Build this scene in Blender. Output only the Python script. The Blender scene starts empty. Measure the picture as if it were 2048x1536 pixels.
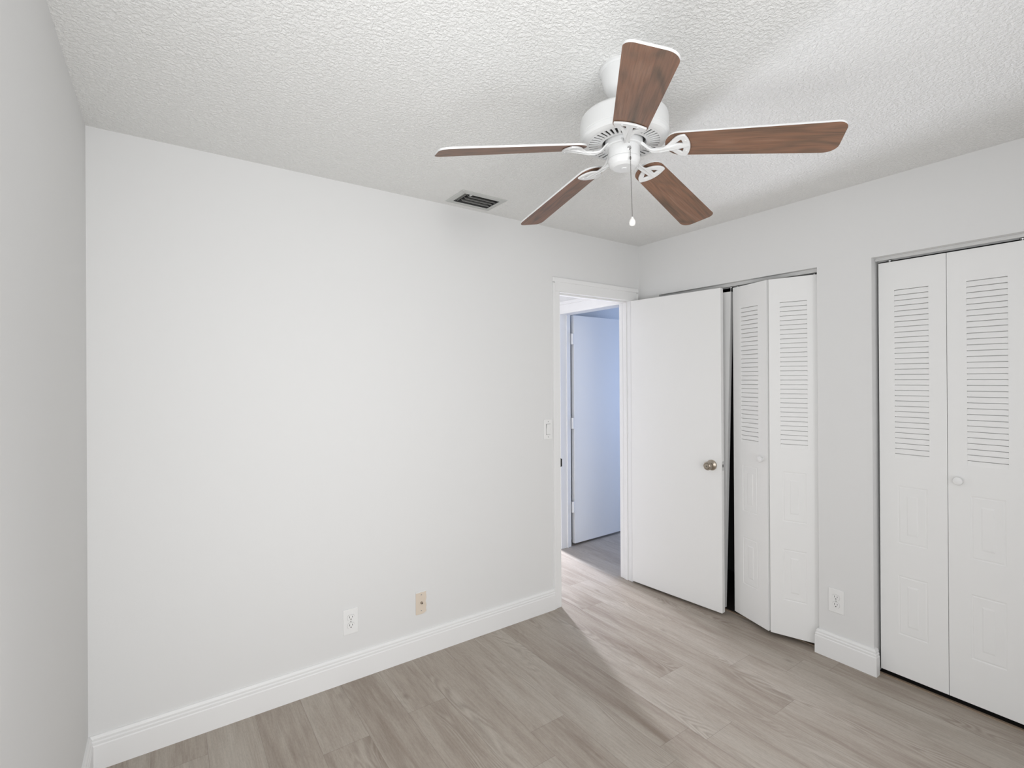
import bpy, bmesh, math, random
from mathutils import Vector, Matrix

S = bpy.context.scene
COL = S.collection

# ------------------------------------------------------------------ camera
F_PX, CV = 993.64, 756.56
YAW, ROLL, PITCH = 0.960995, -0.005885, 0.001426
CAM = Vector((-2.8639, -2.4603, 1.4715))
fw = Vector((math.cos(YAW)*math.cos(PITCH), math.sin(YAW)*math.cos(PITCH), math.sin(PITCH)))
rt = Vector((math.sin(YAW), -math.cos(YAW), 0))
up = rt.cross(fw)
rt, up = rt*math.cos(ROLL) + up*math.sin(ROLL), up*math.cos(ROLL) - rt*math.sin(ROLL)
cd = bpy.data.cameras.new('camera')
cam = bpy.data.objects.new('camera', cd)
COL.objects.link(cam)
m = Matrix((rt, up, -fw)).transposed().to_4x4()
m.translation = CAM
cam.matrix_world = m
cd.sensor_width = 36
cd.lens = F_PX / 2048 * 36
cd.shift_y = -(768 - CV) / 2048
cd.clip_start = 0.02
S.camera = cam

# ------------------------------------------------------------------ light
S.view_settings.view_transform = 'Standard'
S.view_settings.look = 'None'
S.view_settings.gamma = 1
S.view_settings.use_curve_mapping = False
S.view_settings.exposure = 0.05
w = bpy.data.worlds.new('sky')
S.world = w
w.use_nodes = True
w.node_tree.nodes['Background'].inputs[0].default_value = (0.75, 0.87, 1, 1)
w.node_tree.nodes['Background'].inputs[1].default_value = 0.15


def area(name, loc, target, sx, sy, power, color, spread=180):
    d = bpy.data.lights.new(name, 'AREA')
    d.shape = 'RECTANGLE'
    d.size, d.size_y, d.energy, d.color = sx, sy, power, color
    d.spread = math.radians(spread)
    o = bpy.data.objects.new(name, d)
    COL.objects.link(o)
    o.location = loc
    o.rotation_euler = (Vector(target) - Vector(loc)).to_track_quat('-Z', 'Y').to_euler()
    return o


# daylight through the bedroom window behind the camera, the sidelight at the hall's end and the far room's window, with two added fills
area('window_daylight', (-2.4, -3.69, 1.2), (-2.4, -2.69, 1.2), 1.2, 1.4, 20, (0.985, 0.99, 1.0), 125)
area('side_fill_added', (-3.10, -2.15, 1.2), (-2.1, -1.5, 1.15), 1.45, 1.4, 22, (0.985, 0.99, 1.0))  # added lamp, fills the room from the left, out of view
area('ceiling_fill_added', (-3.05, -2.1, 0.8), (-2.6, -2.0, 2.0), 1.5, 0.5, 4, (0.985, 0.99, 1.0), 140)  # added lamp, tilted up to brighten the ceiling
area('hall_daylight', (0.12, 2.5, 0.85), (-0.4, 0.3, 0.0), 0.16, 1.0, 108, (0.88, 0.90, 1.0), 150)
area('far_room_daylight', (2.45, 0.35, 1.3), (0.0, 0.75, 1.2), 0.5, 1.2, 21, (0.42, 0.59, 1.0))


# ------------------------------------------------------------------ helpers
def add(name, verts, faces, mats, parent=None, smooth=None, midx=None):
    me = bpy.data.meshes.new(name)
    me.from_pydata([tuple(v) for v in verts], [], faces)
    if not isinstance(mats, (list, tuple)):
        mats = [mats]
    for k in mats:
        me.materials.append(k)
    if midx:
        for p, i in zip(me.polygons, midx):
            p.material_index = i
    if smooth is not None:
        me.shade_smooth()
        me.set_sharp_from_angle(angle=math.radians(smooth))
    me.validate()
    o = bpy.data.objects.new(name, me)
    COL.objects.link(o)
    if parent is not None:
        o.parent = parent
    return o


def empty(name, loc, rotz=0):
    o = bpy.data.objects.new(name, None)
    o.empty_display_size = 0.05
    COL.objects.link(o)
    o.location = loc
    o.rotation_euler = (0, 0, rotz)
    return o


def tag(o, label, cat, group=None, kind=None):
    o['label'] = label
    o['category'] = cat
    if group:
        o['group'] = group
    if kind:
        o['kind'] = kind
    return o


class MB:
    """collects shapes into one mesh"""
    def __init__(s):
        s.v, s.f, s.m = [], [], []

    def quad(s, a, b, c, d, mi=0):
        n = len(s.v)
        s.v += [Vector(a), Vector(b), Vector(c), Vector(d)]
        s.f.append((n, n+1, n+2, n+3)); s.m.append(mi)

    def box(s, x0, x1, y0, y1, z0, z1, mi=0, mat=None):
        n = len(s.v)
        P = [(x, y, z) for z in (z0, z1) for y in (y0, y1) for x in (x0, x1)]
        P = [Vector(p) for p in P]
        if mat is not None:
            P = [mat @ p for p in P]
        s.v += P
        for q in ((0, 2, 3, 1), (4, 5, 7, 6), (0, 1, 5, 4), (2, 6, 7, 3), (0, 4, 6, 2), (1, 3, 7, 5)):
            s.f.append(tuple(n+i for i in q)); s.m.append(mi)

    def lathe(s, prof, seg=48, mat=None, mi=0, c=(0, 0), caps=False):
        n = len(s.v)
        for (r_, z) in prof:
            for k in range(seg):
                a = 2*math.pi*k/seg
                p = Vector((c[0]+r_*math.cos(a), c[1]+r_*math.sin(a), z))
                s.v.append(mat @ p if mat is not None else p)
        for i in range(len(prof)-1):
            for k in range(seg):
                a, b = n+i*seg+k, n+i*seg+(k+1) % seg
                s.f.append((a, b, b+seg, a+seg)); s.m.append(mi)
        if caps:
            s.f.append(tuple(n+k for k in reversed(range(seg)))); s.m.append(mi)
            e = n+(len(prof)-1)*seg
            s.f.append(tuple(e+k for k in range(seg))); s.m.append(mi)

    def sweep(s, prof, path, mi=0, close=True):
        """prof: closed list of (d, z); path: list of (pos, offset direction) with mitred offsets"""
        n = len(s.v); k = len(prof)
        for (p, d) in path:
            for (a, z) in prof:
                s.v.append(Vector((p[0]+d[0]*a, p[1]+d[1]*a, z)))
        for i in range(len(path)-1):
            for j in range(k):
                a, b = n+i*k+j, n+i*k+(j+1) % k
                s.f.append((a, b, b+k, a+k)); s.m.append(mi)
        if close:
            s.f.append(tuple(n+j for j in reversed(range(k)))); s.m.append(mi)
            e = n+(len(path)-1)*k
            s.f.append(tuple(e+j for j in range(k))); s.m.append(mi)

    def obj(s, name, mats, parent=None, smooth=None, fix=True, bevel=0):
        me = bpy.data.meshes.new(name)
        me.from_pydata([tuple(v) for v in s.v], [], s.f)
        if not isinstance(mats, (list, tuple)):
            mats = [mats]
        for k in mats:
            me.materials.append(k)
        for p, i in zip(me.polygons, s.m):
            p.material_index = i
        if fix:
            bm = bmesh.new(); bm.from_mesh(me)
            bmesh.ops.remove_doubles(bm, verts=bm.verts, dist=1e-6)
            bmesh.ops.recalc_face_normals(bm, faces=bm.faces)
            bm.to_mesh(me); bm.free()
        if smooth is not None:
            me.shade_smooth()
            me.set_sharp_from_angle(angle=math.radians(smooth))
        o = bpy.data.objects.new(name, me)
        COL.objects.link(o)
        if parent is not None:
            o.parent = parent
        if bevel:
            b = o.modifiers.new('bevel', 'BEVEL')
            b.width = bevel; b.segments = 2; b.limit_method = 'ANGLE'
        return o


# ------------------------------------------------------------------ materials
class N:
    def __init__(s, name):
        s.mat = bpy.data.materials.new(name)
        s.mat.use_nodes = True
        s.t = s.mat.node_tree
        s.b = s.t.nodes['Principled BSDF']

    def n(s, typ, **kw):
        x = s.t.nodes.new(typ)
        for k, v in kw.items():
            setattr(x, k, v)
        return x

    def l(s, a, b):
        s.t.links.new(a, b)

    def set(s, node, i, v):
        if hasattr(v, 'links'):
            s.l(v, node.inputs[i])
        else:
            node.inputs[i].default_value = v

    def math(s, op, a, b=0.0, c=0.0):
        x = s.n('ShaderNodeMath', operation=op)
        s.set(x, 0, a); s.set(x, 1, b); s.set(x, 2, c)
        return x.outputs[0]

    def xyz(s, x, y, z):
        c = s.n('ShaderNodeCombineXYZ')
        s.set(c, 0, x); s.set(c, 1, y); s.set(c, 2, z)
        return c.outputs[0]

    def noise(s, vec, scale=1.0, detail=4.0, rough=0.5, dist=0.0):
        x = s.n('ShaderNodeTexNoise')
        s.l(vec, x.inputs['Vector'])
        x.inputs['Scale'].default_value = scale
        x.inputs['Detail'].default_value = detail
        x.inputs['Roughness'].default_value = rough
        x.inputs['Distortion'].default_value = dist
        return x.outputs['Fac']

    def ramp(s, fac, stops):
        r_ = s.n('ShaderNodeValToRGB')
        el = r_.color_ramp.elements
        while len(el) < len(stops):
            el.new(0.5)
        for e, (p, c) in zip(el, stops):
            e.position = p
            e.color = (*c, 1) if len(c) == 3 else c
        s.l(fac, r_.inputs[0])
        return r_.outputs[0]

    def mix(s, fac, a, b, mode='MIX'):
        x = s.n('ShaderNodeMix', data_type='RGBA', blend_type=mode)
        s.set(x, 0, fac)
        for i, v in ((6, a), (7, b)):
            if hasattr(v, 'links'):
                s.l(v, x.inputs[i])
            else:
                x.inputs[i].default_value = (*v, 1)
        return x.outputs[2]

    def bump(s, h, strength, dist):
        x = s.n('ShaderNodeBump')
        x.inputs['Strength'].default_value = strength
        x.inputs['Distance'].default_value = dist
        s.l(h, x.inputs['Height'])
        s.l(x.outputs[0], s.b.inputs['Normal'])


def sRGB(r_, g, b):
    return tuple(((c/255)/12.92 if c/255 <= 0.04045 else ((c/255+0.055)/1.055)**2.4) for c in (r_, g, b))


def plain(name, col, rough=0.5, metal=0.0, spec=0.5, bump=None):
    q = N(name)
    q.b.inputs['Base Color'].default_value = (*col, 1)
    q.b.inputs['Roughness'].default_value = rough
    q.b.inputs['Metallic'].default_value = metal
    q.b.inputs['Specular IOR Level'].default_value = spec
    tc = q.n('ShaderNodeTexCoord')
    sc, st, di = bump if bump else (60, 0.08, 0.001)
    h = q.noise(tc.outputs['Object'], sc, 3, 0.5)
    q.bump(h, st, di)
    return q.mat


M_WALL = plain('wall_paint', (0.775, 0.775, 0.768), 0.75, spec=0.25, bump=(90, 0.12, 0.0015))
M_TRIM = plain('trim_paint', (0.86, 0.86, 0.855), 0.42, spec=0.4, bump=(25, 0.05, 0.001))
M_DOOR = plain('door_paint', (0.875, 0.875, 0.865), 0.5, spec=0.35, bump=(140, 0.06, 0.0008))
M_FAN = plain('fan_white_enamel', (0.74, 0.745, 0.74), 0.36, spec=0.4, bump=(10, 0.02, 0.001))
M_PLATE = plain('white_plastic', (0.86, 0.86, 0.85), 0.35)
M_SLOT = plain('dark_slot', (0.015, 0.015, 0.015), 0.6)
M_GAP = plain('grey_metal', (0.35, 0.35, 0.34), 0.55, 0.3)
M_NICKEL = plain('satin_nickel', (0.42, 0.37, 0.31), 0.28, 1.0)
M_STEEL = plain('bright_steel', (0.6, 0.6, 0.6), 0.25, 1.0)
M_CHAIN = plain('bead_chain_metal', (0.22, 0.21, 0.20), 0.35, 0.9)
M_BLACK = plain('black_metal', (0.01, 0.01, 0.01), 0.5)
M_TRACK = plain('track_metal', (0.72, 0.72, 0.71), 0.4, 0.2)
M_SUB = plain('closet_floor_shade', (0.035, 0.03, 0.027), 0.95)  # closet floor coloured near black for the shade under the doors
M_CLOSET_SHADE = plain('closet_wall_shade', (0.12, 0.12, 0.12), 0.9)  # white closet walls coloured dark to shade the door gaps
M_STRIP = plain('floor_edge_strip', sRGB(150, 132, 114), 0.4)
M_SLAT = plain('register_slat', (0.50, 0.50, 0.48), 0.5)
M_REG = plain('register_frame', (0.54, 0.55, 0.53), 0.5)
M_DUCT_SHADE = plain('duct_shade', (0.05, 0.05, 0.05), 0.8)  # inside of the register coloured dark in place of shade
M_CRYSTAL = plain('clear_pull', (0.88, 0.87, 0.84), 0.08)


def ceiling_mat():
    q = N('ceiling_texture')
    q.b.inputs['Base Color'].default_value = (0.87, 0.87, 0.855, 1)
    q.b.inputs['Roughness'].default_value = 0.85
    q.b.inputs['Specular IOR Level'].default_value = 0.15
    tc = q.n('ShaderNodeTexCoord')
    n1 = q.noise(tc.outputs['Object'], 95, 3.0, 0.6, 0.4)
    h = q.ramp(n1, [(0.40, (0, 0, 0)), (0.62, (1, 1, 1))])
    n2 = q.noise(tc.outputs['Object'], 210, 2.0, 0.5)
    hh = q.math('ADD', h, q.math('MULTIPLY', n2, 0.45))
    q.bump(hh, 0.6, 0.0045)
    return q.mat


def floor_mat():
    q = N('vinyl_plank')
    W, L = 0.185, 1.22
    tc = q.n('ShaderNodeTexCoord')
    sp = q.n('ShaderNodeSeparateXYZ')
    q.l(tc.outputs['Object'], sp.inputs[0])
    X, Y = sp.outputs[0], sp.outputs[1]
    u = q.math('DIVIDE', q.math('ADD', X, 0.51 + 40*W), W)
    iu = q.math('FLOOR', u)
    fu = q.math('FRACT', u)
    wn = q.n('ShaderNodeTexWhiteNoise', noise_dimensions='1D')
    q.l(iu, wn.inputs['W'])
    v = q.math('DIVIDE', q.math('ADD', q.math('ADD', Y, 20.0), q.math('MULTIPLY', wn.outputs['Value'], L*3)), L)
    iv = q.math('FLOOR', v)
    fv = q.math('FRACT', v)
    wn2 = q.n('ShaderNodeTexWhiteNoise', noise_dimensions='2D')
    q.l(q.xyz(iu, iv, 0.0), wn2.inputs['Vector'])
    rnd = wn2.outputs['Value']
    off = q.math('MULTIPLY', rnd, 37.0)
    # broad cloudy streaks, running along the plank
    g1 = q.noise(q.xyz(q.math('MULTIPLY', q.math('ADD', X, off), 11.0), q.math('MULTIPLY', q.math('ADD', Y, off), 1.6), off), 1, 4, 0.55, 0.5)
    # fine grain
    g2 = q.noise(q.xyz(q.math('MULTIPLY', X, 150.0), q.math('MULTIPLY', Y, 7.0), off), 1, 4, 0.65, 0.3)
    g3 = q.noise(q.xyz(q.math('MULTIPLY', X, 38.0), q.math('MULTIPLY', Y, 3.2), off), 1, 4, 0.6, 0.8)
    # cathedral figure: contour lines of a long noise, in patches
    c1 = q.noise(q.xyz(q.math('MULTIPLY', X, 9.0), q.math('MULTIPLY', Y, 1.5), q.math('ADD', off, 7.0)), 1, 1.5, 0.4, 0.2)
    ring = q.math('SINE', q.math('MULTIPLY', c1, 130.0))
    patch = q.ramp(q.noise(q.xyz(q.math('MULTIPLY', X, 7.0), q.math('MULTIPLY', Y, 1.4), q.math('ADD', off, 3.0)), 1, 2, 0.5), [(0.54, (0, 0, 0)), (0.66, (1, 1, 1))])
    dark = sRGB(143, 130, 118)
    mid = sRGB(170, 160, 149)
    lite = sRGB(186, 179, 169)
    tone = q.math('ADD', q.math('ADD', q.math('MULTIPLY', g1, 0.62), 0.115), q.math('MULTIPLY', q.math('SUBTRACT', rnd, 0.5), 0.16))
    tone = q.math('ADD', tone, q.math('MULTIPLY', q.math('SUBTRACT', g3, 0.5), 0.30))
    col = q.ramp(tone, [(0.20, dark), (0.42, mid), (0.66, lite)])
    g4 = q.noise(q.xyz(q.math('MULTIPLY', X, 260.0), q.math('MULTIPLY', Y, 60.0), off), 1, 3, 0.6)
    fine = q.ramp(q.math('ADD', q.math('MULTIPLY', g2, 0.6), q.math('MULTIPLY', g4, 0.4)), [(0.34, (0.84, 0.83, 0.82)), (0.60, (1.05, 1.05, 1.05))])
    col = q.mix(1.0, col, fine, 'MULTIPLY')
    rg = q.math('MULTIPLY', q.math('MULTIPLY', q.math('MAXIMUM', ring, 0.0), patch), 0.30)
    col = q.mix(rg, col, sRGB(196, 188, 178))
    rd = q.math('MULTIPLY', q.math('MULTIPLY', q.math('MAXIMUM', q.math('MULTIPLY', ring, -1.0), 0.0), patch), 0.22)
    col = q.mix(rd, col, sRGB(104, 92, 82))
    # knots, few
    vo = q.n('ShaderNodeTexVoronoi')
    q.l(q.xyz(q.math('MULTIPLY', X, 5.4), q.math('MULTIPLY', Y, 2.6), 0.0), vo.inputs['Vector'])
    vo.inputs['Scale'].default_value = 0.8
    kn = q.ramp(vo.outputs['Distance'], [(0.0, (1, 1, 1)), (0.03, (0.7, 0.7, 0.7)), (0.075, (0, 0, 0))])
    col = q.mix(q.math('MULTIPLY', kn, 0.5), col, sRGB(96, 82, 70))
    # seams
    eu = q.math('MINIMUM', fu, q.math('SUBTRACT', 1.0, fu))
    ev = q.math('MINIMUM', fv, q.math('SUBTRACT', 1.0, fv))
    su = q.math('LESS_THAN', eu, 0.0055)
    sv = q.math('LESS_THAN', ev, 0.0009)
    seam = q.math('MAXIMUM', su, sv)
    col = q.mix(q.math('MULTIPLY', seam, 0.30), col, sRGB(88, 78, 70))
    q.l(col, q.b.inputs['Base Color'])
    q.b.inputs['Roughness'].default_value = 0.44
    q.b.inputs['Specular IOR Level'].default_value = 0.35
    h = q.math('SUBTRACT', q.math('MULTIPLY', g2, 0.5), q.math('MULTIPLY', seam, 1.0))
    q.bump(h, 0.15, 0.001)
    return q.mat


def blade_wood():
    q = N('walnut_veneer')
    tc = q.n('ShaderNodeTexCoord')
    oi = q.n('ShaderNodeObjectInfo')
    sp = q.n('ShaderNodeSeparateXYZ')
    q.l(tc.outputs['Object'], sp.inputs[0])
    X, Y = sp.outputs[0], sp.outputs[1]
    off = q.math('MULTIPLY', oi.outputs['Random'], 30.0)
    a = q.noise(q.xyz(q.math('MULTIPLY', X, 3.2), q.math('MULTIPLY', Y, 26.0), off), 1, 3, 0.5, 0.4)
    b = q.noise(q.xyz(q.math('MULTIPLY', X, 9.0), q.math('MULTIPLY', Y, 230.0), off), 1, 4, 0.6, 0.2)
    c = q.noise(q.xyz(q.math('MULTIPLY', X, 2.4), q.math('MULTIPLY', Y, 11.0), q.math('ADD', off, 4.0)), 1, 1.5, 0.4, 0.4)
    ring = q.math('SINE', q.math('MULTIPLY', c, 62.0))
    col = q.ramp(q.math('ADD', a, q.math('MULTIPLY', ring, 0.10)),
                 [(0.22, sRGB(100, 82, 68)), (0.44, sRGB(126, 97, 79)), (0.58, sRGB(133, 99, 79)), (0.78, sRGB(142, 111, 92))])
    fine = q.ramp(b, [(0.34, (0.78, 0.79, 0.80)), (0.58, (1.05, 1.04, 1.03))])
    col = q.mix(1.0, col, fine, 'MULTIPLY')
    q.l(col, q.b.inputs['Base Color'])
    q.b.inputs['Roughness'].default_value = 0.5
    return q.mat


M_CEIL, M_FLOOR, M_BLADE = ceiling_mat(), floor_mat(), blade_wood()

# ------------------------------------------------------------------ setting
H = 2.44
XL, YN = -3.107, -3.7        # left wall, wall behind the camera
TH = 0.1
DX0, DX1, DZ = -0.776, -0.097, 2.035       # bedroom doorway
C1 = (-1.217, -0.180)        # closet openings in y
C2 = (-2.535, -1.467)
CZ = 2.060


def structure(o, label, cat):
    return tag(o, label, cat, kind='structure')


# floor slab, ends at the closet thresholds
b = MB()
b.box(XL-TH, 0.045, YN-TH, 2.7, -0.10, 0)
b.box(0.045, 2.6, -0.06, 2.7, -0.10, 0)
structure(b.obj('floor', M_FLOOR), 'grey brown wood plank floor of the bedroom and hall', 'floor')
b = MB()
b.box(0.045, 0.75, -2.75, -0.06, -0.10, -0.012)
structure(b.obj('floor_closet', M_SUB), 'bare floor inside the closets, shade painted in', 'floor')

# ceiling with the hole of the air register
VX0, VX1, VY0, VY1 = -1.586, -1.366, -0.216, -0.078
b = MB()
x0, x1, y0, y1 = XL-TH, 2.6, YN-TH, 2.7
b.box(x0, VX0, y0, y1, H, H+0.1)
b.box(VX1, x1, y0, y1, H, H+0.1)
b.box(VX0, VX1, y0, VY0, H, H+0.1)
b.box(VX0, VX1, VY1, y1, H, H+0.1)
structure(b.obj('ceiling', M_CEIL), 'white ceiling with a rough sprayed texture', 'ceiling')

# back wall (with the doorway) and its continuation to the far room
b = MB()
b.box(XL-TH, DX0, 0, TH, 0, H)
b.box(DX0, DX1, 0, TH, DZ, H)
b.box(DX1, 0.0, 0, TH, 0, H)
structure(b.obj('wall_back', M_WALL), 'wide white wall with the doorway at its right end', 'wall')
b = MB()
b.box(XL-TH, XL, YN, -2.9, 0, H)
b.box(XL-TH, XL, -2.9, -1.4, 0, 0.5)
b.box(XL-TH, XL, -2.9, -1.4, 2.0, H)
b.box(XL-TH, XL, -1.4, 0, 0, H)
structure(b.obj('wall_left', M_WALL), 'grey white wall at the left edge of the photo', 'wall')
# right wall with two closet openings
b = MB()
b.box(0, TH, C1[1], TH, 0, H)
b.box(0, TH, C1[0], C1[1], CZ, H)
b.box(0, TH, C2[1], C1[0], 0, H)
b.box(0, TH, C2[0], C2[1], CZ, H)
b.box(0, TH, YN, C2[0], 0, H)
structure(b.obj('wall_right', M_WALL), 'white wall with the two closet openings', 'wall')
# wall behind the camera, with a window
WX0, WX1, WZ0, WZ1 = -3.02, -1.78, 0.48, 1.92
b = MB()
b.box(XL-TH, WX0, YN-TH, YN, 0, H)
b.box(WX1, TH, YN-TH, YN, 0, H)
b.box(WX0, WX1, YN-TH, YN, 0, WZ0)
b.box(WX0, WX1, YN-TH, YN, WZ1, H)
structure(b.obj('wall_near', M_WALL), 'white wall with the window behind the camera', 'wall')
b = MB()
for a in (WX0, (WX0+WX1)/2-0.02, WX1-0.04):
    b.box(a, a+0.04, YN-0.07, YN-0.03, WZ0, WZ1)
for a in (WZ0, WZ1-0.04):
    b.box(WX0+0.04, WX1-0.04, YN-0.07, YN-0.03, a, a+0.04)
structure(b.obj('window_1', M_TRIM), 'white window frame behind the camera', 'window')

b = MB()
for a in (-2.9, -2.17, -1.44):
    b.box(XL-0.07, XL-0.03, a, a+0.04, 0.5, 2.0)
for a in (0.5, 1.96):
    b.box(XL-0.07, XL-0.03, -2.86, -1.44, a, a+0.04)
structure(b.obj('window_2_added', M_TRIM), 'white window frame added in the left wall, out of view', 'window')  # window added around the side fill lamp

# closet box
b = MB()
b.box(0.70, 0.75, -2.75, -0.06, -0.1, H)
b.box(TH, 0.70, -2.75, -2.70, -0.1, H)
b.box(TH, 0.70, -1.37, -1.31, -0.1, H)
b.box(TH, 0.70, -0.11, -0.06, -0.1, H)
structure(b.obj('wall_closet', M_CLOSET_SHADE), 'closet walls behind the folding doors, shade painted in', 'wall')

# hall and far room
HX = -0.055                  # face of the hall's right wall
HY0, HY1 = 0.112, 0.833       # opening of the far room in that wall
b = MB()
b.box(HX, 0.045, TH, HY0, 0, H)
b.box(HX, 0.045, HY0, HY1, 2.045, H)
b.box(HX, 0.045, HY1, 0.96, 0, H)
structure(b.obj('wall_hall', M_WALL), 'white hall wall around the far doorway', 'wall')
b = MB()
b.box(HX, 2.55, 0.96, 1.03, 0, H)
b.box(0.045, 2.55, -0.06, 0.0, 0, H)
b.box(TH, 0.11, -0.0, 0.0, 0, H)
b.box(2.55, 2.6, -0.06, 0.05, 0, H)
b.box(2.55, 2.6, 0.05, 0.65, 0, 0.7)
b.box(2.55, 2.6, 0.05, 0.65, 1.95, H)
b.box(2.55, 2.6, 0.65, 1.03, 0, H)
structure(b.obj('wall_far_room', M_WALL), 'bluish white wall of the room beyond the hall', 'wall')
b = MB()
SX0, SX1 = 0.03, 0.21
b.box(-2.1, SX0, 2.55, 2.65, 0, H)
b.box(SX1, 1.2, 2.55, 2.65, 0, H)
b.box(SX0, SX1, 2.55, 2.65, 0, 0.34)
b.box(SX0, SX1, 2.55, 2.65, 1.36, H)
b.box(1.2, 1.3, 1.03, 2.65, 0, H)
b.box(-2.1, -2.0, TH, 2.55, 0, H)
structure(b.obj('wall_hall_end', M_WALL), 'white hall walls out of view beyond the doorway', 'wall')

# baseboards
PB = [(0, 0), (0.0165, 0), (0.0165, 0.092), (0.0135, 0.0965), (0.0145, 0.100), (0.0145, 0.106), (0.0105, 0.1105), (0.0115, 0.1135), (0.0115, 0.119), (0.0065, 0.1285), (0, 0.1293)]
b = MB()
b.sweep(PB, [((XL+0.0, 0), (1, -1)), ((-0.8285, 0), (0, -1))])
structure(b.obj('baseboard_back', M_TRIM, smooth=25), 'tall white moulded baseboard under the wide wall', 'baseboard')
b = MB()
b.sweep(PB, [((XL, YN), (1, 1)), ((XL, 0), (1, -1))])
structure(b.obj('baseboard_left', M_TRIM, smooth=25), 'white baseboard at the foot of the left wall', 'baseboard')
b = MB()
b.sweep(PB, [((0.024, C1[0]), (0, 1)), ((0, C1[0]), (-1, 1)), ((0, C2[1]), (-1, -1)), ((0.024, C2[1]), (0, -1))])
structure(b.obj('baseboard_right', M_TRIM, smooth=25), 'short white baseboard on the pier between the closets', 'baseboard')
b = MB()
b.sweep(PB, [((0, C2[0]), (-1, 0)), ((0, YN), (-1, 1))])
b.sweep(PB, [((0, 0), (-1, -1)), ((0, C1[1]), (-1, 0))])
structure(b.obj('baseboard_right', M_TRIM, smooth=25), 'white baseboard beside the closets, hidden by the open door', 'baseboard')


# door casings
def casing(b, ax, a0, a1, face, out, ztop, wd=0.052, t=0.015, right_w=None):
    """flat casing with an eased outer edge around an opening a0..a1 along axis ax; face = wall plane, out = +-1"""
    rw = wd if right_w is None else right_w
    def bx(u0, u1, z0, z1, tt):
        lo, hi = sorted((face, face + out*tt))
        if ax == 'x':
            b.box(u0, u1, lo, hi, z0, z1)
        else:
            b.box(lo, hi, u0, u1, z0, z1)
    bx(a0-wd, a0, 0, ztop, t*0.72); bx(a0-wd, a0-wd+0.016, 0, ztop+0.052, t)
    bx(a1, a1+rw, 0, ztop, t*0.72); bx(a1+rw-0.016, a1+rw, 0, ztop+0.052, t)
    bx(a0-wd+0.016, a1+rw-0.016, ztop, ztop+0.074, t*0.72); bx(a0-wd, a1+rw, ztop+0.060, ztop+0.088, t)


b = MB()
casing(b, 'x', DX0, DX1, 0, -1, DZ, right_w=0.074)
casing(b, 'x', DX0, DX1, TH, 1, DZ, right_w=0.04, t=0.010)
# jambs
b.box(DX0-0.0, DX0+0.004, -0.010, TH+0.004, 0, DZ)
b.box(DX1-0.004, DX1, -0.010, TH+0.004, 0, DZ)
b.box(DX0, DX1, -0.010, TH+0.008, DZ-0.004, DZ)
# door stops
b.box(DX1-0.012, DX1-0.004, 0.028, 0.062, 0, DZ-0.004)
b.box(DX0+0.004, DX0+0.012, 0.028, 0.062, 0, DZ-0.004)
b.box(DX0+0.012, DX1-0.012, 0.028, 0.062, DZ-0.014, DZ-0.004)
trim = structure(b.obj('trim_1', M_TRIM, bevel=0.002), 'white casing and jambs of the bedroom doorway', 'door frame')
b = MB()
b.box(DX0+0.004, DX0+0.006, -0.012, 0.022, 0.902, 0.958)
b.box(DX0+0.004, DX0+0.0105, -0.0155, -0.0115, 0.905, 0.955)
o = b.obj('strike_plate', M_BLACK, trim, bevel=0.001)
o['label'] = 'black strike plate'

b = MB()
casing(b, 'y', HY0, HY1, HX, -1, 2.045, wd=0.055)
b.box(HX-0.011, 0.050, HY0, HY0+0.012, 0, 2.045)
b.box(HX-0.011, 0.050, HY1-0.018, HY1, 0, 2.045)
b.box(HX-0.011, 0.050, HY0+0.012, HY1-0.018, 2.027, 2.045)
b.box(0.0, 0.012, HY1-0.028, HY1-0.018, 0, 2.027)
structure(b.obj('trim_2', M_TRIM, bevel=0.002), 'white casing and jambs of the far hall doorway', 'door frame')


# ------------------------------------------------------------------ doors
def knob_set(parent, x, z, mat, side):
    """round privacy knob on the slab; local x along the door, side = y sign it points to"""
    R = Matrix.Translation((x, side*0.0, z)) @ Matrix.Rotation(math.radians(90)*(1 if side < 0 else -1), 4, 'X')
    b = MB()
    b.lathe([(0.0, 0.0), (0.033, 0.0), (0.0335, 0.004), (0.031, 0.009), (0.022, 0.013), (0.013, 0.016), (0.011, 0.030), (0.0135, 0.034),
             (0.022, 0.038), (0.0265, 0.046), (0.0270, 0.055), (0.0235, 0.060), (0.0225, 0.063), (0.019, 0.0655), (0.0175, 0.064),
             (0.0165, 0.066), (0.004, 0.0675), (0.0, 0.0675)], 40, mat=R)
    k = b.obj('door_knob', mat, parent, smooth=35)
    k['label'] = 'satin nickel knob'
    b = MB()
    b.lathe([(0.0, 0.0672), (0.0028, 0.0672), (0.0028, 0.0684), (0.0, 0.0684)], 12, mat=R)
    h = b.obj('keyhole', M_BLACK, k)
    return k


def hinge(parent, x, y, z, h=0.09, r_=0.0055, leaf=0.0):
    b = MB()
    b.lathe([(0, z-h/2), (r_, z-h/2), (r_, z-h/2+0.028), (r_*0.86, z-h/2+0.029), (r_, z-h/2+0.030), (r_, z+0.012), (r_*0.86, z+0.013), (r_, z+0.014), (r_, z+h/2), (0, z+h/2)], 14, c=(x, y))
    if leaf:
        b.box(x-leaf, x+leaf, y+0.001, y+0.003, z-h/2, z+h/2)
    return b.obj('hinge', M_TRIM, parent, smooth=30)


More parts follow.
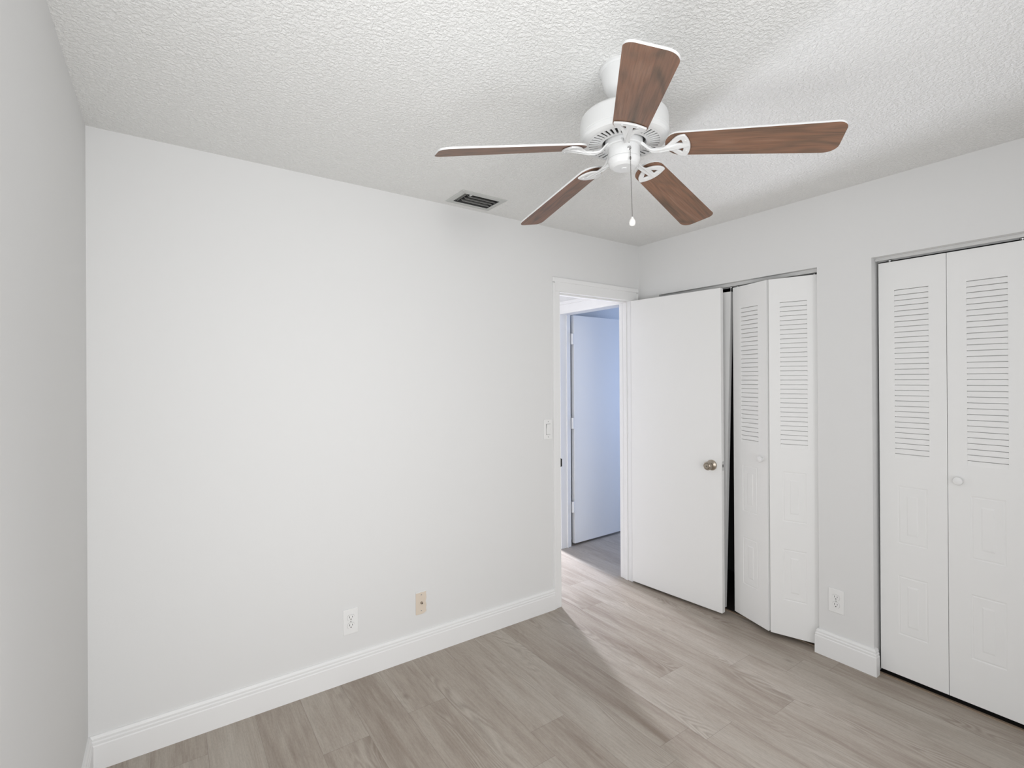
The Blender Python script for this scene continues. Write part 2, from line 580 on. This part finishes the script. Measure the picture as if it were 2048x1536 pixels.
# bedroom door: opened, lies in front of the left closet. local +x runs along the slab, front face at y=0, body towards +y
hx, hy = -0.113, -0.020
fx, fy = -0.050, -0.684
ang = math.atan2(fy-hy, fx-hx)
Ld = math.hypot(fx-hx, fy-hy)
d1 = empty('door_1', (hx, hy, 0), ang)
structure(d1, 'plain white flush bedroom door standing open against the closet', 'door')
b = MB()
b.box(0, Ld, 0, 0.035, 0.015, 2.028)
b.obj('door_slab', M_DOOR, d1, bevel=0.0025)
kn = knob_set(d1, Ld-0.062, 0.925, M_NICKEL, -1)
b = MB()
b.box(Ld, Ld+0.0012, 0.006, 0.029, 0.897, 0.953)
lp = b.obj('latch_plate', M_TRACK, d1)
b = MB()
b.box(Ld+0.0012, Ld+0.0016, 0.013, 0.022, 0.917, 0.934)
b.obj('latch_bolt', M_BLACK, lp)
for z in (0.25, 1.05, 1.85):
    hinge(d1, -0.004, 0.014, z, 0.09, 0.004)

# far room door, opened at 90 degrees into that room
d2 = empty('door_2', (0.068, 0.812, 0), math.radians(1.5))
structure(d2, 'white flush door seen open through the doorway, lit bluish', 'door')
b = MB()
b.box(0.020, 0.70, 0.0, 0.035, 0.02, 2.030)
b.obj('door_slab', M_DOOR, d2, bevel=0.0025)
for z in (0.345, 1.08, 1.82):
    hinge(d2, 0.001, -0.004, z, 0.095, 0.007, leaf=0.017)


# ---- bifold closet doors
def leaf_mesh(w_, h_, t_=0.028):
    """leaf: x 0..w_, front face y=0 (towards -y), body to +y, z 0..h_; louvres above, two moulded panels below"""
    b = MB()
    px0, px1 = w_/2-0.058, w_/2+0.058
    lx0, lx1 = w_/2-0.066, w_/2+0.066
    zs = {'p2': (0.200, 0.486), 'p1': (0.640, 0.920), 'l': (1.050, 1.870)}
    def fq(a0, a1, z0, z1):
        b.quad((a0, 0, z0), (a1, 0, z0), (a1, 0, z1), (a0, 0, z1))
    fq(0, w_, 0, zs['p2'][0]); fq(0, w_, zs['p2'][1], zs['p1'][0]); fq(0, w_, zs['p1'][1], zs['l'][0]); fq(0, w_, zs['l'][1], h_)
    for k, (a0, a1) in (('p2', (px0, px1)), ('p1', (px0, px1)), ('l', (lx0, lx1))):
        z0, z1 = zs[k]
        fq(0, a0, z0, z1); fq(a1, w_, z0, z1)
    for k in ('p2', 'p1'):
        z0, z1 = zs[k]
        rings = [(0, 0, 0), (0.003, 0.003, 0.0012), (0.006, 0.006, 0.0016), (0.010, 0.010, 0.0004), (0.036, 0.044, 0.0012), (0.041, 0.052, -0.0004), (0.046, 0.058, -0.0004)]
        pts = []
        for (dx, dz, dy) in rings:
            pts.append([(px0+dx, dy, z0+dz), (px1-dx, dy, z0+dz), (px1-dx, dy, z1-dz), (px0+dx, dy, z1-dz)])
        for r0, r1 in zip(pts, pts[1:]):
            for i in range(4):
                b.quad(r0[i], r0[(i+1) % 4], r1[(i+1) % 4], r1[i])
        b.quad(*pts[-1])
    z0, z1 = zs['l']
    nl = 32
    p = (z1-z0)/nl
    prev = None
    prof = [(0, z0)]
    for i in range(nl):
        a = z0 + i*p
        prof += [(0.0025, a+p-0.0032), (0.0130, a+p-0.0030), (0.0130, a+p-0.0002), (0.0, a+p)]
    for (ya, za), (yb, zb) in zip(prof, prof[1:]):
        b.quad((lx0, ya, za), (lx1, ya, za), (lx1, yb, zb), (lx0, yb, zb))
    for X in (lx0, lx1):
        for (ya, za), (yb, zb) in zip(prof, prof[1:]):
            if ya > 0 or yb > 0:
                b.quad((X, 0, za), (X, ya, za), (X, yb, zb), (X, 0, zb))
    b.quad((0, t_, 0), (0, t_, h_), (w_, t_, h_), (w_, t_, 0))
    b.quad((0, 0, 0), (0, 0, h_), (0, t_, h_), (0, t_, 0))
    b.quad((w_, 0, 0), (w_, 0, h_), (w_, t_, h_), (w_, t_, 0))
    b.quad((0, 0, 0), (w_, 0, 0), (w_, t_, 0), (0, t_, 0))
    b.quad((0, 0, h_), (w_, 0, h_), (w_, t_, h_), (0, t_, h_))
    return b


def leaf(parent, P, Q, zb, h_, name='door_leaf', tilt=0.0):
    """front face of the leaf runs from P to Q (plan), P on the left as seen from the room"""
    d = Vector((Q[0]-P[0], Q[1]-P[1]))
    o = leaf_mesh(d.length, h_).obj(name, M_DOOR, parent, fix=False)
    o.location = (P[0], P[1], zb)
    o.rotation_euler = (0, tilt, math.atan2(d.y, d.x))
    return o


def small_knob(parent, P, Q, s, z):
    d = (Vector(Q)-Vector(P)).normalized()
    n = Vector((d.y, -d.x))
    c = Vector(P) + d*s
    R = Matrix.Translation((c.x, c.y, z)) @ Vector((n.x, n.y, 0)).to_track_quat('Z', 'Y').to_matrix().to_4x4()
    b = MB()
    b.lathe([(0, 0), (0.009, 0), (0.0085, 0.008), (0.012, 0.012), (0.0175, 0.016), (0.0185, 0.022), (0.0165, 0.027), (0.009, 0.0295), (0, 0.030)], 28, mat=R)
    return b.obj('door_knob', M_TRIM, parent, smooth=40)


def pin(parent, x, y, z0, z1, r_=0.004):
    b = MB()
    b.lathe([(0, z0), (r_, z0), (r_, z1), (0, z1)], 12, c=(x, y))
    b.lathe([(0, z1-0.006), (0.010, z1-0.006), (0.011, z1-0.003), (0.010, z1), (0, z1)], 16, c=(x, y))
    return b.obj('pivot_pin', M_STEEL, parent, smooth=40)


LT, LB = 2.029, 0.024
HL = LT-LB
# left closet, right pair: slightly folded out
r_piv, r_fold_r, r_fold_l, r_lead = (0.038, -1.211), (-0.043, -0.979), (-0.043, -0.966), (0.033, -0.716)
e = empty('door_3', (0, 0, 0))
structure(e, 'pair of white louvred closet doors half folded, with a small round knob', 'closet door')
leaf(e, r_fold_r, r_piv, LB, HL)
leaf(e, r_lead, r_fold_l, LB, HL)
small_knob(e, r_lead, r_fold_l, 0.225, 1.00)
pin(e, 0.060, -1.178, LT, 2.040); pin(e, 0.056, -0.735, LT, 2.040)
b = MB()
for z in (0.4, 1.1, 1.8):
    b.box(-0.020, -0.012, -0.984, -0.958, z-0.03, z+0.03)
b.obj('hinge', M_STEEL, e)
# left closet, left pair: nearly flat behind the open door, hanging a little crooked
e = empty('door_4', (0, 0, 0))
structure(e, 'white closet leaf hanging crooked just behind the open door edge', 'closet door')
A, Bm, Cc = (0.045, -0.190), (0.040, -0.410), (0.040, -0.640)
leaf(e, A, Bm, 0.022, 1.995)
lf = leaf(e, Bm, Cc, 0.018, 2.000, tilt=math.radians(1.7))
pin(e, 0.058, -0.690, 2.012, 2.040)
pin(e, 0.058, -0.215, 2.012, 2.040)
# right closet
x2 = 0.052
yA, yB, yC = -1.479, -1.741, -2.009
H2 = 2.034-LB
e = empty('door_5', (0, 0, 0))
structure(e, 'pair of closed white louvred closet doors at the right edge, round knob', 'closet door')
leaf(e, (x2, yA), (x2, yB+0.001), LB, H2)
leaf(e, (x2, yB-0.001), (x2, yC), LB, H2)
small_knob(e, (x2, yB), (x2, yC), 0.040, 1.005)
pin(e, 0.066, -1.522, 2.034, 2.046); pin(e, 0.066, -1.985, 2.034, 2.046)
e = empty('door_6', (0, 0, 0))
structure(e, 'second pair of louvred doors of the right closet, past the photo edge', 'closet door')
leaf(e, (x2, -2.014), (x2, -2.270), LB, H2)
leaf(e, (x2, -2.272), (x2, -2.529), LB, H2)
pin(e, 0.066, -2.04, 2.034, 2.046)

# header tracks and floor edge strips
for i, (C, nm, tx, tz) in enumerate(((C1, 'left', 0.034, 2.041), (C2, 'right', 0.044, 2.046))):
    b = MB()
    b.box(tx, tx+0.003, C[0]+0.001, C[1]-0.001, tz, CZ)
    b.box(tx+0.003, 0.090, C[0]+0.001, C[1]-0.001, 2.0565, CZ)
    b.box(0.087, 0.090, C[0]+0.001, C[1]-0.001, tz, 2.0565)
    b.box(tx-0.002, tx, C[0]+0.001, C[1]-0.001, tz+0.004, tz+0.007)
    structure(b.obj('trim_%d' % (3+i), M_TRACK), 'painted metal track under the header of the %s closet' % nm, 'door track')
for i, (C, nm) in enumerate(((C1, 'left'), (C2, 'right'))):
    b = MB()
    b.box(0.042, 0.058, C[0]+0.0, C[1]-0.0, -0.01, 0.0035)
    structure(b.obj('trim_%d' % (5+i), M_STRIP, bevel=0.0012), 'thin brown floor edge strip under the %s closet doors' % nm, 'threshold')

# ------------------------------------------------------------------ outlets, switch, cable plate
def plate(parent, w_, h_, t_=0.005, mat=None, bev=0.0025, name='cover_plate'):
    b = MB()
    b.box(-w_/2, w_/2, -t_, 0, -h_/2, h_/2)
    return b.obj(name, mat or M_PLATE, parent, bevel=bev)


def screw(parent, x, z, y=-0.005, mat=None, r_=0.003):
    b = MB()
    R = Matrix.Translation((x, y, z)) @ Matrix.Rotation(math.radians(90), 4, 'X')
    b.lathe([(0, 0), (r_, 0), (r_*0.8, 0.0009), (0, 0.0011)], 14, mat=R)
    return b.obj('screw', mat or M_GAP, parent, smooth=40)


def outlet(loc, rz, label):
    e = empty('wall_outlet', loc, rz)
    tag(e, label, 'outlet', 'duplex wall outlets')
    plate(e, 0.074, 0.123)
    for s in (1, -1):
        b = MB()
        zc = s*0.0195
        pts = []
        for k in range(28):
            a = 2*math.pi*k/28
            pts.append((0.0172*math.cos(a), max(-0.0140, min(0.0140, 0.0172*math.sin(a)))))
        n = len(b.v)
        for yy in (-0.0050, -0.0072):
            for (px, pz) in pts:
                b.v.append(Vector((px, yy, zc+pz)))
        for k in range(28):
            k2 = (k+1) % 28
            b.f.append((n+k, n+k2, n+28+k2, n+28+k)); b.m.append(0)
        b.f.append(tuple(n+28+k for k in range(28))); b.m.append(0)
        rc = b.obj('receptacle', M_PLATE, e)
        b = MB()
        b.box(-0.0075, -0.0055, -0.0076, -0.0070, zc-0.001, zc+0.008)
        b.box(0.0055, 0.0075, -0.0076, -0.0070, zc, zc+0.007)
        R = Matrix.Translation((0, -0.0070, zc-0.0075)) @ Matrix.Rotation(math.radians(90), 4, 'X')
        b.lathe([(0, 0), (0.0026, 0), (0.0026, 0.0006), (0, 0.0006)], 12, mat=R)
        # dark shadow line around the receptacle
        for k in range(28):
            k2 = (k+1) % 28
            a, c = pts[k], pts[k2]
            b.quad((a[0]*1.0, -0.0052, zc+a[1]*1.0), (c[0]*1.0, -0.0052, zc+c[1]*1.0), (c[0]*1.035, -0.0052, zc+c[1]*1.045), (a[0]*1.035, -0.0052, zc+a[1]*1.045), 1)
        sl = b.obj('slots', [M_SLOT, M_GAP], rc)
        sl['label'] = 'dark plug slots'
    screw(e, 0, 0, -0.005)
    return e


outlet((-2.121, 0, 0.287), 0, 'white duplex outlet on the wide wall, left of the beige plate')
outlet((0, -1.301, 0.305), math.radians(-90), 'white duplex outlet on the pier between the closets')

e = empty('light_switch', (-0.870, 0, 1.151))
tag(e, 'white rocker light switch beside the doorway casing', 'switch')
plate(e, 0.068, 0.127)
b = MB()
b.box(-0.0175, 0.0175, -0.0056, -0.0050, -0.0345, 0.0345)
fr = b.obj('switch_surround', M_GAP, e)
b = MB()
n = 0
P0 = [(-0.0160, -0.0056, -0.0325), (0.0160, -0.0056, -0.0325), (0.0160, -0.0056, 0.0325), (-0.0160, -0.0056, 0.0325)]
P1 = [(-0.0160, -0.0078, -0.0325), (0.0160, -0.0078, -0.0325), (0.0160, -0.0105, 0.0325), (-0.0160, -0.0105, 0.0325)]
PM = [(-0.0160, -0.0068, 0.0), (0.0160, -0.0068, 0.0)]
b.quad(P1[0], P1[1], PM[1], PM[0]); b.quad(PM[0], PM[1], P1[2], P1[3])
b.quad(P0[0], P0[1], P1[1], P1[0]); b.quad(P0[3], P0[2], P1[2], P1[3])
b.quad(P0[0], P1[0], PM[0], PM[0]); b.quad(P0[1], P1[1], PM[1], PM[1])
b.v = b.v[:]
b.f = b.f[:4]; b.m = b.m[:4]
b.quad(P0[0], P1[0], PM[0], P0[3]); b.quad(PM[0], P1[3], P0[3], P0[3]); b.f.pop(); b.m.pop(); b.v = b.v[:-4]
b.obj('rocker', M_PLATE, e)
screw(e, 0, 0.0485); screw(e, 0, -0.0485)

# beige cable plate with white paint over its rim
q = N('beige_plate_paint')
tc = q.n('ShaderNodeTexCoord')
sp = q.n('ShaderNodeSeparateXYZ')
q.l(tc.outputs['Object'], sp.inputs[0])
X, Z = sp.outputs[0], sp.outputs[2]
wob = q.math('MULTIPLY', q.math('SUBTRACT', q.noise(tc.outputs['Object'], 55, 2, 0.5), 0.5), 0.012)
right = q.math('GREATER_THAN', q.math('ADD', X, wob), 0.0280)
bot = q.math('GREATER_THAN', q.math('ADD', q.math('ADD', q.math('MULTIPLY', Z, -1.0), q.math('MULTIPLY', X, 0.42)), wob), 0.0640)
topm = q.math('GREATER_THAN', q.math('ADD', Z, wob), 0.0550)
pm = q.math('MAXIMUM', right, q.math('MAXIMUM', bot, topm))
q.l(q.mix(pm, sRGB(224, 211, 195), (0.80, 0.80, 0.79)), q.b.inputs['Base Color'])
q.b.inputs['Roughness'].default_value = 0.45
M_BEIGE = q.mat
e = empty('cable_wall_plate', (-1.747, 0, 0.281))
tag(e, 'beige coaxial cable plate with white paint smeared on its rim', 'cable plate')
plate(e, 0.062, 0.122, mat=M_BEIGE)
b = MB()
R = Matrix.Translation((0, -0.005, 0)) @ Matrix.Rotation(math.radians(90), 4, 'X')
b.lathe([(0, 0), (0.0068, 0), (0.0068, 0.002), (0.0050, 0.0025), (0.0050, 0.010), (0.0042, 0.0105), (0.0, 0.0105)], 12, mat=R)
cx = b.obj('cable_jack', M_NICKEL, e, smooth=30)
b = MB()
b.lathe([(0, 0.0105), (0.0024, 0.0105), (0.0024, 0.0112), (0, 0.0112)], 10, mat=R)
b.obj('jack_hole', M_BLACK, cx)
screw(e, 0, 0.042); screw(e, 0, -0.042)

# ------------------------------------------------------------------ ceiling air register
e = empty('air_register', (-1.476, -0.147, H))
tag(e, 'rectangular grey white air register in the ceiling near the wide wall', 'vent')
b = MB()
ow, od = 0.138, 0.097
iw, idp = 0.108, 0.067
z0, z1 = -0.006, 0.0
rect = lambda w_, d_, z: [(-w_, -d_, z), (w_, -d_, z), (w_, d_, z), (-w_, d_, z)]
rings = [rect(ow, od, 0.0), rect(ow, od, -0.002), rect(ow-0.006, od-0.006, -0.006), rect(iw+0.003, idp+0.003, -0.007), rect(iw, idp, -0.004), rect(iw, idp, 0.055)]
for r0, r1 in zip(rings, rings[1:]):
    for i in range(4):
        b.quad(r0[i], r0[(i+1) % 4], r1[(i+1) % 4], r1[i])
b.m = [1 if i >= 16 else 0 for i in range(len(b.f))]
b.obj('register_frame', [M_REG, M_DUCT_SHADE], e, fix=True)
b = MB()
b.box(-iw, iw, -idp, idp, 0.055, 0.058)
b.obj('duct_back', M_DUCT_SHADE, e)
for k in range(4):
    b = MB()
    R = Matrix.Translation((0.012, -0.046+k*0.033, 0.007)) @ Matrix.Rotation(math.radians(40 + 2*k), 4, 'X')
    b.box(-iw+0.034, iw-0.006, -0.0112, 0.0112, -0.0006, 0.0006, mat=R)
    b.obj('slat', M_SLAT, e)
for k in range(3):
    b = MB()
    R = Matrix.Translation((-iw+0.008+k*0.010, 0, 0.008)) @ Matrix.Rotation(math.radians(-60), 4, 'Y')
    b.box(-0.007, 0.007, -idp+0.002, idp-0.002, -0.0006, 0.0006, mat=R)
    b.obj('side_vane', M_SLAT, e)
b = MB()
R = Matrix.Translation((-iw+0.044, -0.052, 0.0)) @ Matrix.Rotation(math.radians(6), 4, 'X')
b.box(-0.0025, 0.0025, -0.012, 0.012, -0.004, 0.002, mat=R)
b.obj('damper_lever', M_TRIM, e)

# ------------------------------------------------------------------ ceiling fan
FX, FY = -1.6837, -1.3899
fan = empty('ceiling_fan', (FX, FY, H))
tag(fan, 'white five blade ceiling fan with walnut brown blades and a pull chain', 'ceiling fan')
ZB = 2.1972 - H


def zz(prof):
    return [(r_, z-H) for r_, z in prof]


b = MB()
b.lathe(zz([(0.0, 2.4399), (0.0735, 2.4399), (0.0740, 2.432), (0.0715, 2.427), (0.0690, 2.4255), (0.0680, 2.420), (0.0660, 2.405), (0.0615, 2.387),
            (0.0530, 2.368), (0.0430, 2.354), (0.0340, 2.345), (0.0290, 2.338), (0.0, 2.338)]), 64)
b.obj('canopy', M_FAN, fan, smooth=25)
b = MB()
b.lathe(zz([(0.0, 2.338), (0.0240, 2.338), (0.0235, 2.322), (0.0250, 2.312), (0.0310, 2.303), (0.0420, 2.297), (0.0480, 2.293), (0.0, 2.293)]), 48)
b.obj('yoke_cover', M_FAN, fan, smooth=30)
b = MB()
b.lathe(zz([(0.0, 2.293), (0.050, 2.293), (0.112, 2.2915), (0.1255, 2.288), (0.1325, 2.281), (0.1350, 2.271), (0.1355, 2.229), (0.1343, 2.2278), (0.1343, 2.2262),
            (0.1355, 2.225), (0.1345, 2.217), (0.1300, 2.2105), (0.1240, 2.207), (0.1150, 2.2055), (0.1135, 2.2055), (0.1135, 2.2075), (0.1180, 2.2120), (0.1180, 2.230), (0.0, 2.230)]), 96)
mh = b.obj('motor_housing', M_FAN, fan, smooth=25)
# vent ring with radial slots
b = MB()
NS = 42
zt, zb = 2.2065-H, 2.2040-H
seg = NS*4
def ringpt(r_, k, z):
    a = 2*math.pi*k/seg
    return (r_*math.cos(a), r_*math.sin(a), z)
rad = [0.0655, 0.0680, 0.0790, 0.1090, 0.1140]
zr = [0.008, 0.0, -0.0006, 0.0006, 0.0012]
for k in range(seg):
    for i in range(4):
        if i == 2 and k % 4 in (1, 2):
            continue
        b.quad(ringpt(rad[i], k, zb+zr[i]), ringpt(rad[i], k+1, zb+zr[i]), ringpt(rad[i+1], k+1, zb+zr[i+1]), ringpt(rad[i+1], k, zb+zr[i+1]))
        b.quad(ringpt(rad[i], k, zt+zr[i]), ringpt(rad[i], k+1, zt+zr[i]), ringpt(rad[i+1], k+1, zt+zr[i+1]), ringpt(rad[i+1], k, zt+zr[i+1]))
    if k % 4 in (1, 3):
        b.quad(ringpt(rad[2], k, zb+zr[2]), ringpt(rad[3], k, zb+zr[3]), ringpt(rad[3], k, zt+zr[3]), ringpt(rad[2], k, zt+zr[2]))
b.obj('vent_ring', M_FAN, mh, fix=True)
b = MB()
b.lathe(zz([(0.062, 2.2150), (0.116, 2.2150), (0.116, 2.2165), (0.062, 2.2165), (0.062, 2.2150)]), 48)
b.obj('slot_shade_plate', plain('slot_shade_grey', (0.07, 0.07, 0.068), 0.6), mh)  # dark plate behind the slots, the cavity's shade put in its colour
b = MB()
b.lathe(zz([(0.0, 2.222), (0.0570, 2.222), (0.0580, 2.219), (0.0580, 2.193), (0.0560, 2.190), (0.0, 2.190)]), 64)
b.obj('rotor_hub', M_FAN, fan, smooth=30)
b = MB()
b.lathe(zz([(0.0, 2.190), (0.0485, 2.190), (0.0490, 2.188), (0.0485, 2.156), (0.0500, 2.154), (0.0500, 2.150), (0.0490, 2.146), (0.0440, 2.135), (0.0370, 2.130),
            (0.0340, 2.1285), (0.0090, 2.1280), (0.0080, 2.1265), (0.0, 2.126)]), 64)
b.obj('switch_housing', M_FAN, fan, smooth=25)

# blade: x along the radius, measured from the axis; top white, underside walnut
def blade_mesh():
    r0, R_, w0, w1, t_ = 0.126, 0.590, 0.0975, 0.1214, 0.0055
    def hw(x):
        return (w0 + (w1-w0)*(x-0.15)/(R_-0.15))/2
    out = []
    # root (rounded)
    for k in range(13):
        a = math.radians(-90 + 180*k/12)
        out.append((0.168 - 0.042*math.cos(a), -math.sin(a)*hw(0.168)*1.0))
    out = [(x, y) for x, y in out]          # from +y side to -y side through the root
    # -y edge out to the tip (small corner), tip arc, +y corner (larger), back
    c = 0.022
    for k in range(7):
        a = math.radians(-90 + 90*k/6)
        out.append((R_-c-0.002 + c*math.cos(a), -hw(R_)+c + c*math.sin(a)))
    c2 = 0.036
    for k in range(9):
        a = math.radians(8 + 82*k/8)
        out.append((R_-c2-0.012 + c2*math.cos(a)*1.1, hw(R_)-c2 + c2*math.sin(a)))
    n = len(out)
    v = [(x, y, 0) for x, y in out] + [(x, y, t_) for x, y in out]
    f = [tuple(range(n))[::-1], tuple(range(n, 2*n))]
    mi = [1, 0]
    for k in range(n):
        k2 = (k+1) % n
        f.append((k, k2, n+k2, n+k)); mi.append(0)
    me = bpy.data.meshes.new('blade')
    me.from_pydata(v, [], f)
    me.materials.append(M_FAN); me.materials.append(M_BLADE)
    for p, i in zip(me.polygons, mi):
        p.material_index = i
    bm = bmesh.new(); bm.from_mesh(me)
    bmesh.ops.recalc_face_normals(bm, faces=bm.faces)
    bm.to_mesh(me); bm.free()
    me.shade_smooth(); me.set_sharp_from_angle(angle=math.radians(40))
    return me


PH = -0.2506
def bracket_mesh():
    cu = bpy.data.curves.new('bracket', 'CURVE')
    cu.dimensions = '2D'; cu.fill_mode = 'BOTH'; cu.extrude = 0.0016; cu.bevel_depth = 0.0014; cu.bevel_resolution = 2
    def poly(pts):
        s = cu.splines.new('POLY'); s.points.add(len(pts)-1)
        for p, (x, y) in zip(s.points, pts):
            p.co = (x, y, 0, 1)
        s.use_cyclic_u = True
    half = [(0.048, 0.0125), (0.058, 0.0120), (0.066, 0.0098), (0.076, 0.0082), (0.086, 0.0074), (0.096, 0.0068), (0.106, 0.0066), (0.116, 0.0068), (0.126, 0.0080), (0.134, 0.0105),
            (0.141, 0.0150), (0.147, 0.0210), (0.153, 0.0280), (0.159, 0.0345), (0.166, 0.0400), (0.174, 0.0435), (0.182, 0.0450), (0.186, 0.0445)]
    arc = [(0.190, 0.036), (0.1945, 0.025), (0.1975, 0.0125), (0.1985, 0.0)]
    pts = half + arc + [(x, -y) for x, y in reversed(arc[:-1])] + [(x, -y) for x, y in reversed(half)]
    poly(pts)
    for s in (1, -1):
        poly([(0.155, 0.0085*s), (0.1795, 0.0085*s), (0.1815, 0.0110*s), (0.1770, 0.0280*s), (0.1740, 0.0290*s), (0.1540, 0.0110*s)])
    o = bpy.data.objects.new('tmp', cu)
    COL.objects.link(o)
    dg = bpy.context.evaluated_depsgraph_get()
    me = bpy.data.meshes.new_from_object(o.evaluated_get(dg))
    bpy.data.objects.remove(o)
    def sm(a, b_, x):
        t = max(0, min(1, (x-a)/(b_-a)))
        return t*t*(3-2*t)
    for v in me.vertices:
        x, y, z = v.co
        ph = PH*sm(0.095, 0.145, x)
        zo = -0.0045 - 0.0125*sm(0.062, 0.092, x)*(1-sm(0.118, 0.15, x)) + 0.012*(1-sm(0.050, 0.080, x))
        z += zo
        v.co = (x, y*math.cos(ph) - z*math.sin(ph), y*math.sin(ph) + z*math.cos(ph))
    me.materials.clear(); me.materials.append(M_FAN)
    me.shade_smooth(); me.set_sharp_from_angle(angle=math.radians(40))
    me.name = 'blade_bracket'
    return me


BM, KM = blade_mesh(), bracket_mesh()
TH0 = 5.2348
for i in range(5):
    a = TH0 - i*2*math.pi/5
    s = 0.1471 + 0.0321*math.cos(a)
    k = bpy.data.objects.new('blade_bracket', KM)
    COL.objects.link(k); k.parent = fan
    base = Matrix.Translation((0, 0, ZB)) @ Matrix.Rotation(a, 4, 'Z') @ Matrix.Rotation(math.atan(s), 4, 'Y')
    k.matrix_local = base
    bl = bpy.data.objects.new('blade', BM)
    COL.objects.link(bl); bl.parent = fan
    bl.matrix_local = base @ Matrix.Rotation(PH, 4, 'X')
    for (x, y) in ((0.148, 0.0), (0.187, 0.022), (0.187, -0.022)):
        b = MB()
        b.lathe([(0, -0.0085), (0.0030, -0.0085), (0.0036, -0.0076), (0.0036, -0.0070), (0, -0.0070)], 12, c=(x, y))
        sc = b.obj('screw', M_FAN, k, smooth=40)
        sc.matrix_local = Matrix.Rotation(PH, 4, 'X')

# pull chain on the side of the switch housing facing the camera
dv = (Vector((CAM.x, CAM.y)) - Vector((FX, FY))).normalized()
rv = Vector((rt.x, rt.y)).normalized()
hp = (dv*0.95 + rv*0.31).normalized()*0.0495
zc = 2.170 - H
b = MB()
R = Matrix.Translation((hp.x*0.97, hp.y*0.97, zc)) @ Vector((hp.x, hp.y, 0)).to_track_quat('Z', 'Y').to_matrix().to_4x4()
b.lathe([(0, 0), (0.0058, 0), (0.0060, 0.002), (0.0042, 0.0035), (0.0036, 0.007), (0.0020, 0.0072), (0.0, 0.0072)], 20, mat=R)
pc = b.obj('pull_chain', M_STEEL, fan, smooth=40)
b = MB()
top = Vector((hp.x*1.12, hp.y*1.12, zc-0.002))
bot = Vector((hp.x*1.12+rv.x*0.0055, hp.y*1.12+rv.y*0.0055, 1.957-H))
nb = 74
for k in range(nb):
    p = top.lerp(bot, k/(nb-1))
    r_ = 0.00135
    b.lathe([(0.0003, p.z-r_), (r_*0.8, p.z-r_*0.6), (r_, p.z), (r_*0.8, p.z+r_*0.6), (0.0003, p.z+r_)], 6, c=(p.x, p.y))
b.lathe([(0.0006, bot.z), (0.0006, top.z)], 5, c=((top.x+bot.x)/2, (top.y+bot.y)/2)) if False else None
p = top.lerp(bot, 0.15)
b.lathe([(0, p.z-0.005), (0.0024, p.z-0.004), (0.0028, p.z), (0.0024, p.z+0.004), (0, p.z+0.005)], 10, c=(p.x, p.y))
b.obj('bead_chain', M_CHAIN, pc, smooth=60)
b = MB()
z = bot.z
b.lathe([(0, z+0.002), (0.0030, z+0.001), (0.0036, z-0.002), (0.0070, z-0.006), (0.0092, z-0.011), (0.0096, z-0.017), (0.0080, z-0.023), (0.0045, z-0.026), (0, z-0.0262)], 20, c=(bot.x, bot.y))
b.obj('chain_pull', M_CRYSTAL, pc, smooth=40)
